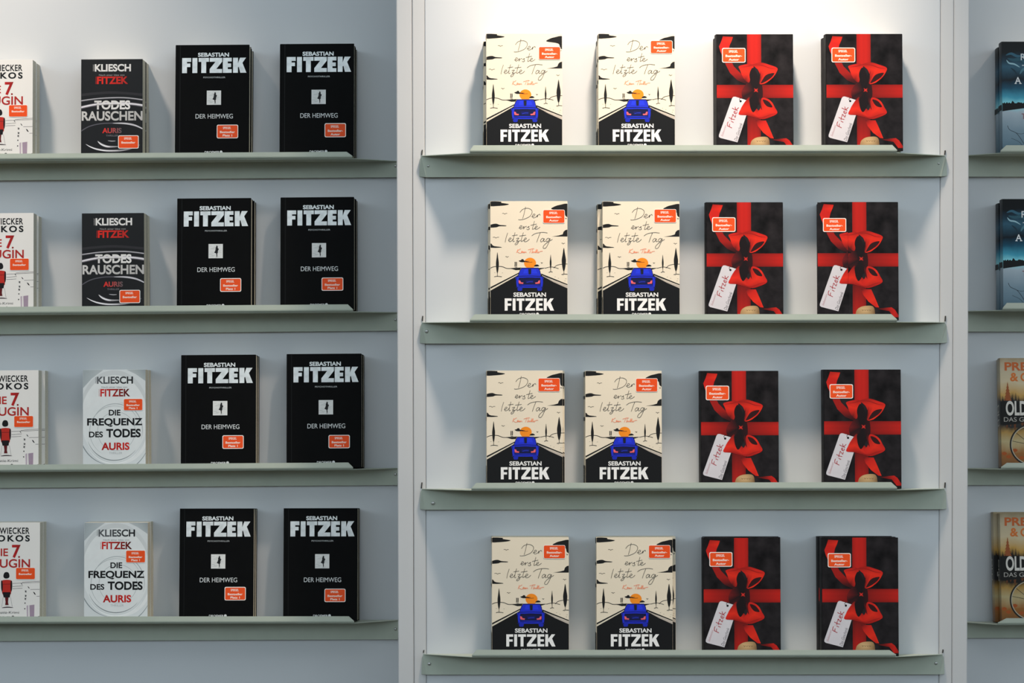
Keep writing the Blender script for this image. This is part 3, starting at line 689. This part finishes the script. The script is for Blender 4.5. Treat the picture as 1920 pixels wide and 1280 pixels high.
def art_forest():
    a = mk('forest', 1875, 2005, 671); K = '0c0b09'
    def fir(x, y0, y1, w, col, lay):
        P = [(x, y0)]; n = 6
        for i in range(1, n + 1):
            y = y0 + (y1 - y0) * i / n; P += [(x + w * i / n / 2, y), (x + w * i / n / 3.4, y)]
        Q = [(2 * x - p[0], p[1]) for p in reversed(P[1:])]
        a.poly(P + Q, col, lay)
    fir(1888.5, 716, 752, 15, '8a4a24', 1)
    for x, y, w in ((1879, 742, 8), (1884, 748, 6), (1897, 737, 7), (1903.5, 736, 7), (1909, 742, 6), (1920, 738, 9), (1930, 746, 8), (1941, 734, 10), (1955, 744, 8), (1970, 736, 10), (1986, 742, 9)): fir(x, y, 772, w, K, 2)
    a.poly([(1874, 756), (1880, 752), (1892, 757), (1915, 754), (2000, 756), (2000, 792), (1960, 797), (1920, 793), (1900, 797), (1880, 799), (1874, 796)], K, 2)
    for x, h in ((1886, 808), (1893, 802), (1901, 812), (1915, 806), (1930, 810), (1950, 804)): fir(x, h, 792, 8, '5c3214', 1)
    c = (1930, 836)
    for r, w, col in ((38, 3.2, '1c1a17'), (36, 1.6, 'a8a08c')):
        a.stroke([(c[0] + r * math.cos(t * math.pi / 24), c[1] - r * 1.0 * math.sin(t * math.pi / 24)) for t in range(0, 49)], w, col, 3 if w > 2 else 4, 1)
    for t in (20, 50, 80, 110, 140, 168): a.stroke([c, (c[0] + 36 * math.cos(math.radians(t)), c[1] - 36 * math.sin(math.radians(t)))], .8, '2a2722', 3, 1)
    for x, y in ((1880, 852), (1888, 858), (1900, 846), (1912, 860)): a.blob([(x - 5, y), (x, y - 3), (x + 5, y), (x, y + 4)], '9a4c1c', 1)
    a.use('author_lettering', 'print', 'rust orange block letters')
    a.text('PRE', (1883.5, 679, 1926, 695), 'b05a2c', 0.03, 5); a.text('&', (1893.5, 699, 1909, 715.5), 'c06a30', 0.03, 5); a.text('C', (1913, 699, 1926, 715.5), 'c06a30', 0.03, 5)
    a.use('title_lettering', 'print', 'white condensed capitals')
    a.text('OLD', (1884.5, 752.5, 1924, 780.5), 'c9c6bf', 0.03, 5); a.text('DAS GE', (1880.5, 783.5, 1925, 792), 'a5a29c', 0.0, 5)
    return a.build()

def flatten_front(name, kind, m):
    pass

# ------------------------------------------------------------------ books
def boxes_mesh(name, boxes, m, bevel=0.0006):
    bm = bmesh.new()
    for (x0, x1, y0, y1, z0, z1) in boxes:
        v, f = box(x0, x1, y0, y1, z0, z1)
        vs = [bm.verts.new(p) for p in v]
        for q in f: bm.faces.new([vs[i] for i in q])
    bmesh.ops.recalc_face_normals(bm, faces=bm.faces)
    if bevel: bmesh.ops.bevel(bm, geom=bm.edges[:], offset=bevel, segments=2, affect='EDGES')
    me = bpy.data.meshes.new(name); bm.to_mesh(me); bm.free(); me.materials.append(MAT[m]); return me

KIND = {   # cover material, page material, hard cover?, thickness, art builder, category words
 'beige': ('beige', 'paper', False, 0.031, art_beige), 'red': ('redcover', 'paper', True, 0.030, art_red),
 'black': ('black', 'paper', True, 0.026, art_black), 'rausch': ('rausch', 'paper', False, 0.034, art_rausch),
 'freq': ('freq', 'paper', False, 0.034, art_freq), 'seven': ('white', 'paper_white', False, 0.030, art_seven),
 'sky': ('mirror', 'paper', False, 0.030, art_sky), 'forest': ('forest', 'paper', False, 0.024, art_forest),
}
PROTO = {}
def proto(kind):
    if kind in PROTO: return PROTO[kind]
    cm, pm, hard, T, fn = KIND[kind]; W0 = H0 / RATIO[kind]
    b = 0.0016 if hard else 0.0006
    g = 0.0008 if hard else 0.0
    covers = []
    front = boxes_mesh('front_cover', [(0, W0, 0, b, 0, H0)], cm, 0.0005 if hard else 0.0002)
    back = boxes_mesh('back_cover', [(0, W0, T - b, T, 0, H0)], cm, 0.0005 if hard else 0.0002)
    # spine: slightly rounded strip
    n = 6; V = []; 
    for i in range(n + 1):
        y = T * i / n; bx = -(0.0022 if hard else 0.0009) * math.sin(math.pi * i / n)
        V += [(bx - 0.0001, y, 0), (bx - 0.0001, y, H0), (b + 0.0002, min(max(y, b), T - b), 0), (b + 0.0002, min(max(y, b), T - b), H0)]
    F = []
    for i in range(n):
        a0, a1 = 4 * i, 4 * i + 4
        F += [(a0, a0 + 1, a1 + 1, a1), (a0 + 2, a1 + 2, a1 + 3, a0 + 3), (a0, a1, a1 + 2, a0 + 2), (a0 + 1, a0 + 3, a1 + 3, a1 + 1)]
    F += [(0, 2, 3, 1), (4 * n, 4 * n + 1, 4 * n + 3, 4 * n + 2)]
    spine = mesh_from('spine', V, F, MAT[cm])
    pages = boxes_mesh('page_block', [(b, W0 - g - 0.0003, b + 0.00005, T - b - 0.00005, g + 0.0002, H0 - g - 0.0003)], pm, 0.0004)
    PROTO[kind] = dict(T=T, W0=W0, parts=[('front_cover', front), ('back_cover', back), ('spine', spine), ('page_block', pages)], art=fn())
    return PROTO[kind]

def extra_spine(kind):
    """print on the spine of the cream and the two right bay titles"""
    P = proto(kind)
    if 'sp' in P: return P['sp']
    T = P['T']; vs, fs, cs = [], [], []
    def q(z0, z1, y0, y1, col):
        b = len(vs); x = -0.0015
        vs.extend([(x, y0, z0), (x, y1, z0), (x, y1, z1), (x, y0, z1)]); fs.append((b, b + 1, b + 2, b + 3)); cs.extend([lin(col)] * 4)
    def txt(t, z0, z1, y0, y1, col):
        v, f = text_mesh(t, 0.01, 0, 1.0); b = len(vs)
        for (a, c) in v: vs.append((-0.0015, y0 + (y1 - y0) * c, z1 - (z1 - z0) * a)); cs.append(lin(col))
        fs.extend([tuple(b + i for i in k) for k in f])
    if kind == 'beige':
        for z0, z1 in ((.190, .1985), (.1525, .158), (.1155, .122)): q(z0, z1, .0005, T * .8, '5f6a70')
        q(0, .040, .0005, T - .0005, '2a3034')
        txt('FITZEK', .004, .034, T * .3, T * .72, 'e0dcd6')
    elif kind == 'sky':
        q(.076, .086, .0005, T - .0005, '080a0e')
    elif kind == 'forest':
        txt('OLD', .075, .115, T * .3, T * .72, 'b8b4aa')
    me = bpy.data.meshes.new('spine_print'); me.from_pydata(vs, [], fs)
    ca = me.color_attributes.new('Col', 'FLOAT_COLOR', 'POINT')
    for i, c in enumerate(cs): ca.data[i].color = (*c, 1)
    me.materials.append(MAT['print']); P['sp'] = me
    return me

_st = {}
def sticker_meshes(lines, border):
    key = (lines, border)
    if key in _st: return _st[key]
    def rr(w, h, r, y):
        P = []
        for cx, cz, a0 in ((w - r, h - r, 0), (r, h - r, 90), (r, r, 180), (w - r, r, 270)):
            for k in range(5):
                t = math.radians(a0 + 90 * k / 4); P.append((cx + r * math.cos(t), y, cz + r * math.sin(t)))
        return P
    w, h = 1.0, 0.62
    def slab(name, ring, y1, m):
        n = len(ring); V = ring + [(x, y1, z) for x, _, z in ring]
        F = [tuple(range(n)), tuple(reversed(range(n, 2 * n)))] + [(i, n + i, n + (i + 1) % n, (i + 1) % n) for i in range(n)]
        return mesh_from(name, V, F, m)
    bd = 0.032 if border == 2 else 0.018
    outer = slab('sticker', rr(w, h, .07, -.0125), 0.0, MAT['sticker_border'])
    ring = [(bd + x * (1 - 2 * bd), y, bd + z * (1 - 2 * bd / h)) for x, y, z in rr(w, h, .06, -.016)]
    inner = slab('sticker_face', ring, -0.0125, MAT['sticker'])
    vs, fs, cs = [], [], []
    rows = [('SPIEGEL', .29, .67, .42, .525, .02), *[(t, (.15, .28, .2)[min(i, 2)] if len(lines) > 1 else .16, (.85, .72, .8)[min(i, 2)] if len(lines) > 1 else .84, .235 - .155 * i, .335 - .155 * i, .025) for i, t in enumerate(lines)]]
    for t, x0, x1, z0, z1, wt in rows:
        v, f = text_mesh(t, wt); b = len(vs)
        for a, c in v: vs.append((x0 + (x1 - x0) * a, -.0185, z0 + (z1 - z0) * c)); cs.append(lin('f3e2d6'))
        fs += [tuple(b + i for i in k) for k in f]
    me = bpy.data.meshes.new('sticker_lettering'); me.from_pydata(vs, [], fs)
    ca = me.color_attributes.new('Col', 'FLOAT_COLOR', 'POINT')
    for i, c in enumerate(cs): ca.data[i].color = (*c, 1)
    me.materials.append(MAT['print'])
    _st[key] = (outer, inner, me); return _st[key]

DESC = {'beige': ('cream paperback, blue car and orange sun on cover', 'paperback'), 'red': ('charcoal hardback, red ribbon bow and gift tag on cover', 'book'),
        'black': ('matt black hardback with silver capitals and small square picture', 'book'), 'rausch': ('dark paperback with white ripple rings and grey capitals', 'paperback'),
        'freq': ('silver grey paperback with concentric rings and black capitals', 'paperback'), 'seven': ('white paperback, red capitals and seated woman in red', 'paperback'),
        'sky': ('dark blue stormy lake paperback', 'paperback'), 'forest': ('autumn forest paperback with wheel', 'paperback')}
NAME = {'beige': 'cream_paperback', 'red': 'ribbon_hardback', 'black': 'black_hardback', 'rausch': 'dark_paperback', 'freq': 'grey_paperback', 'seven': 'white_paperback', 'sky': 'blue_paperback', 'forest': 'forest_paperback'}
LOG = []
def add_book(kind, mw, label, group, with_art=True, spine_print=False):
    P = proto(kind)
    e = empty(NAME[kind], label, 'book', group); e.matrix_world = mw
    for nm, me in P['parts']: mesh_obj(nm, me, e)
    if with_art:
        for nm, me, lb in P['art']:
            o = mesh_obj(nm, me, e)
            if lb: o['label'] = lb
    if spine_print: mesh_obj('spine_print', extra_spine(kind), e)
    return e

def stack(kind, bk, row, xl, xr, yt, sticker=None, behind=(), side='', T0=None, roll=0.0, sp=False, scale_t=1.0):
    """front book fitted to photo pixels; behind = [(dx, dz) ...] in metres for the copies standing behind it"""
    if not behind: behind = [((0.0035 if xl > 1150 else -0.0005 if xl > 700 else 0), 0)]
    s = SH[(bk, row)]; P = proto(kind); T = P['T'] * scale_t
    n = s.n; X = s.xd; U = s.up
    total = T * (1 + len(behind)) + 0.0006 * len(behind)
    off = PR - 0.0062
    room = off - total
    lean = math.asin(max(room, 0.012) / 0.21)
    # tray height below the front-bottom edge
    drop = max(0.0, math.tan(lean) - s.slope) * total * 1.0
    base0 = s.Fl - n * (PR - off) - U * (s.slope * (PR - off))
    base0 = base0 + U * (drop + 0.0002)
    by = (-n * math.cos(lean) - U * math.sin(lean)).normalized(); bz = (U * math.cos(lean) - n * math.sin(lean)).normalized()
    def hit(px, py):
        d = ray(px, py); q = CAM + d * ((base0 - CAM).dot(by) / d.dot(by)); v = q - base0
        return v.dot(X), v.dot(bz)
    a = hit(xl, yt + 20); b = hit(xr, yt + 20); t = hit((xl + xr) / 2, yt)
    Wd = b[0] - a[0]; Hh = t[1]
    LOG.append((kind, bk, row, round(Wd, 4), round(Hh, 4), round(Hh / Wd, 3), round(total, 4), round(math.degrees(lean), 1), round(s.slope, 3)))
    sxx, szz = Wd / P['W0'], Hh / H0
    o = base0 + X * a[0]
    R = Matrix((X * sxx, by * scale_t, bz * szz)).transposed().to_4x4(); R.translation = o
    where = '%s shelf, %s' % (ROWN[row], BAYN[bk])
    pos = (side + ' ') if side else ''
    short = {'beige': 'cream blue-car paperback', 'red': 'charcoal ribbon-bow hardback', 'black': 'matt black hardback', 'rausch': 'dark ripple-ring paperback', 'freq': 'silver grey ringed paperback', 'seven': 'white red-capitals paperback', 'sky': 'dark blue lake paperback', 'forest': 'autumn forest paperback'}[kind]
    e = add_book(kind, R, '%s, %sfront copy, %s' % (short, pos, where), 'books facing out on the display shelves', True, sp)
    if sticker:
        x0, y0, x1, y1, lines = sticker
        p = hit(x0, y1); q = hit(x1, y0)
        lx, lz = (p[0] - a[0]) / sxx, p[1] / szz; w, h = (q[0] - p[0]) / sxx, (q[1] - p[1]) / szz
        border = 2 if kind in ('red', 'black', 'rausch') else 1
        m0, m1, m2 = sticker_meshes(lines, border)
        so = mesh_obj('sticker', m0, e); so['label'] = 'orange rectangular bestseller sticker'
        so.location = (lx, -0.00046, lz); so.scale = (w, 0.02, h / .62)
        so.rotation_euler = (0, 0, 0)
        mesh_obj('sticker_face', m1, so); mesh_obj('sticker_lettering', m2, so)
    y = T
    words = ['second copy, directly behind', 'third copy, behind the second and behind']
    for i, (dx, dz) in enumerate(behind):
        y += 0.0006
        R2 = Matrix((X * sxx, by * scale_t, bz * szz)).transposed().to_4x4(); R2.translation = o + by * y + X * dx + bz * 0
        sc = 1 + dz / Hh
        R2 = R2 @ Matrix.Diagonal((1, 1, sc, 1))
        ws = 'second' if i == 0 else 'third'
        e2 = add_book(kind, R2, '%s, %scopy behind the front one, %s' % (short, pos, where), 'books stacked behind the front copies', True, sp)
        y += T
    return e, R, (sxx, szz)

BA = ('Bestseller-', 'Autor'); BP = ('Bestseller', 'Platz 1'); BS = ('Bestseller',)
# centre bay, cream paperbacks
stack('beige', 'C', 0, 912, 1054, 63, (1010, 87.5, 1051, 112, BA), [(-.0055, -.009)], 'left', sp=True)
stack('beige', 'C', 0, 1122, 1265, 63, (1219.5, 76, 1261, 100.5, BA), [(-.001, -.006)], 'right', sp=True)
stack('beige', 'C', 1, 919.5, 1064, 377, (1018, 393, 1059, 418.5, BA), [(-.004, -.002)], 'left', sp=True)
stack('beige', 'C', 1, 1130, 1274, 377.5, (1226.5, 392, 1268, 417.5, BA), [(-.008, -.002)], 'right', sp=True)
stack('beige', 'C', 2, 912.5, 1055, 694.5, (1009, 708.5, 1050, 734, BA), [(.004, 0)], 'left', sp=True)
stack('beige', 'C', 2, 1097.5, 1240.5, 695, (1192, 709, 1233, 734.5, BA), [], 'right', sp=True)
stack('beige', 'C', 3, 922.5, 1066.5, 1007, (1019, 1021.5, 1060, 1047, BA), [], 'left', sp=True)
stack('beige', 'C', 3, 1118.5, 1261, 1007, (1216, 1021.5, 1257, 1046.5, BA), [(.0075, 0)], 'right', sp=True)
# centre bay, ribbon hardbacks
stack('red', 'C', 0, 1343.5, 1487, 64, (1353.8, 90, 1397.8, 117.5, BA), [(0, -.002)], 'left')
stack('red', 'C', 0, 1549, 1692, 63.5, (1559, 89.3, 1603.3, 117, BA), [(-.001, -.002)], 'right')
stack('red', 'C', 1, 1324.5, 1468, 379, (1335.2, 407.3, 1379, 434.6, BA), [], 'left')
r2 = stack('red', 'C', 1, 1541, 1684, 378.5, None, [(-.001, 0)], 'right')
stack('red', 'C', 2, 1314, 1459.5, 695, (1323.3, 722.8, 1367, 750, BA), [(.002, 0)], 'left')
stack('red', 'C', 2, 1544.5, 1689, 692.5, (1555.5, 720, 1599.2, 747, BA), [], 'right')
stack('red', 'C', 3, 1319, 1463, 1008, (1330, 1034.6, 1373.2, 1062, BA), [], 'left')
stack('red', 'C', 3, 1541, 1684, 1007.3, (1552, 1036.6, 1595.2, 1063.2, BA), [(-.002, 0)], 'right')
# loose half jacket lying over the right hand ribbon book of the second shelf
def half_jacket():
    e, R, (sxx, szz) = r2; P = proto('red'); W0 = P['W0']
    dx = -8.6 / 143 * W0; cut = W0 * (1589 - 1532) / 143.5
    for c in [c for c in e.children if c.name.startswith('gift_tag')]: bpy.data.objects.remove(c)
    me = boxes_mesh('jacket_flap', [(dx, dx + cut, -0.0013, -0.0007, 0, H0 * .996)], 'redcover', 0.0001)
    fl = mesh_obj('jacket_flap', me, e); fl['label'] = 'half-width jacket flap over the left part'
    for nm, am, lb in P['art']:
        bm = bmesh.new(); bm.from_mesh(am)
        bmesh.ops.bisect_plane(bm, geom=bm.verts[:] + bm.edges[:] + bm.faces[:], plane_co=(cut, 0, 0), plane_no=(1, 0, .0), clear_outer=True)
        if bm.faces:
            bmesh.ops.translate(bm, vec=(dx, -0.0013, 0), verts=bm.verts)
            m2 = bpy.data.meshes.new(nm); bm.to_mesh(m2); m2.materials.append(am.materials[0]); mesh_obj(nm, m2, fl)
        bm.free()
    m0, m1, m2 = sticker_meshes(BA, 2)
    so = mesh_obj('sticker', m0, e); so['label'] = 'orange rectangular bestseller sticker'
    w = 43.8 / 143.3 * W0; so.location = (dx + 10.2 / 143.3 * W0, -0.0018, H0 * (1 - (433.6 - 378.5) / 217)); so.scale = (w, .02, w / sxx / 1.0 * 27.3 / 43.8 / .62 * 1.0)
    mesh_obj('sticker_face', m1, so); mesh_obj('sticker_lettering', m2, so)
half_jacket()
# left bay
for r, (xr, yt, st, bh) in enumerate((
    (61.5, 112, (16.3, 196.5, 51.8, 219.3), [(.001, -.002)]), (63, 399.6, (18.3, 484, 54.6, 507), [(.003, -.003)]),
    (72.3, 694.2, (26.2, 779, 62.8, 801), [(.006, 0)]), (75, 979.3, (29.5, 1063.6, 66.2, 1086), [(0, 0)]))):
    stack('seven', 'L', r, xr - 123.5, xr, yt, (*st, BS), bh)
stack('rausch', 'L', 0, 152.3, 267.5, 111, (221.5, 253.6, 260.2, 278.6, BS), [(.001, -.001)])
stack('rausch', 'L', 1, 153.6, 270, 399.5, (224, 543.2, 263, 568.2, BS), [(.000, -.001)])
stack('freq', 'L', 2, 155.4, 272.8, 692.8, (231.8, 747, 267.6, 769.6, BP), [])
stack('freq', 'L', 3, 158, 277, 979.5, (236, 1031.2, 272.6, 1054.6, BP), [])
stack('black', 'L', 0, 330, 467.8, 84, (406.4, 233.6, 446.7, 259.4, BP), [(.001, -.003)], 'left')
stack('black', 'L', 0, 526, 664, 82, (608.6, 230.8, 648.8, 257.4, BA), [(.001, -.002)], 'right')
stack('black', 'L', 1, 333, 471, 371.5, (412.6, 521.2, 452.4, 547, BP), [(.003, -.002)], 'left')
stack('black', 'L', 1, 527, 664, 369.5, (603, 520, 643.7, 545, BP), [(.002, -.001)], 'right')
stack('black', 'L', 2, 340.5, 480, 665, (417, 815.6, 457, 841.2, BP), [], 'left')
stack('black', 'L', 2, 538.5, 678, 663, (616, 815, 656, 840.2, BP), [(.001, 0)], 'right')
stack('black', 'L', 3, 338, 476, 953, (421, 1099.8, 461, 1125.2, BP), [], 'left')
stack('black', 'L', 3, 533, 670.5, 952.4, (608.3, 1103.2, 648, 1128.3, BP), [], 'right')
# right bay
stack('sky', 'R', 0, 1878.5, 2009, 78, None, [(-.001, -.006)], sp=True)
stack('sky', 'R', 1, 1880, 2010.5, 373, None, [(-.0015, -.005)], sp=True)
stack('forest', 'R', 2, 1875, 2005, 671, None, [], sp=True)
stack('forest', 'R', 3, 1875, 2005, 961.8, None, [(-.008, .003)], sp=True)
for l in LOG: print('BOOK', l)
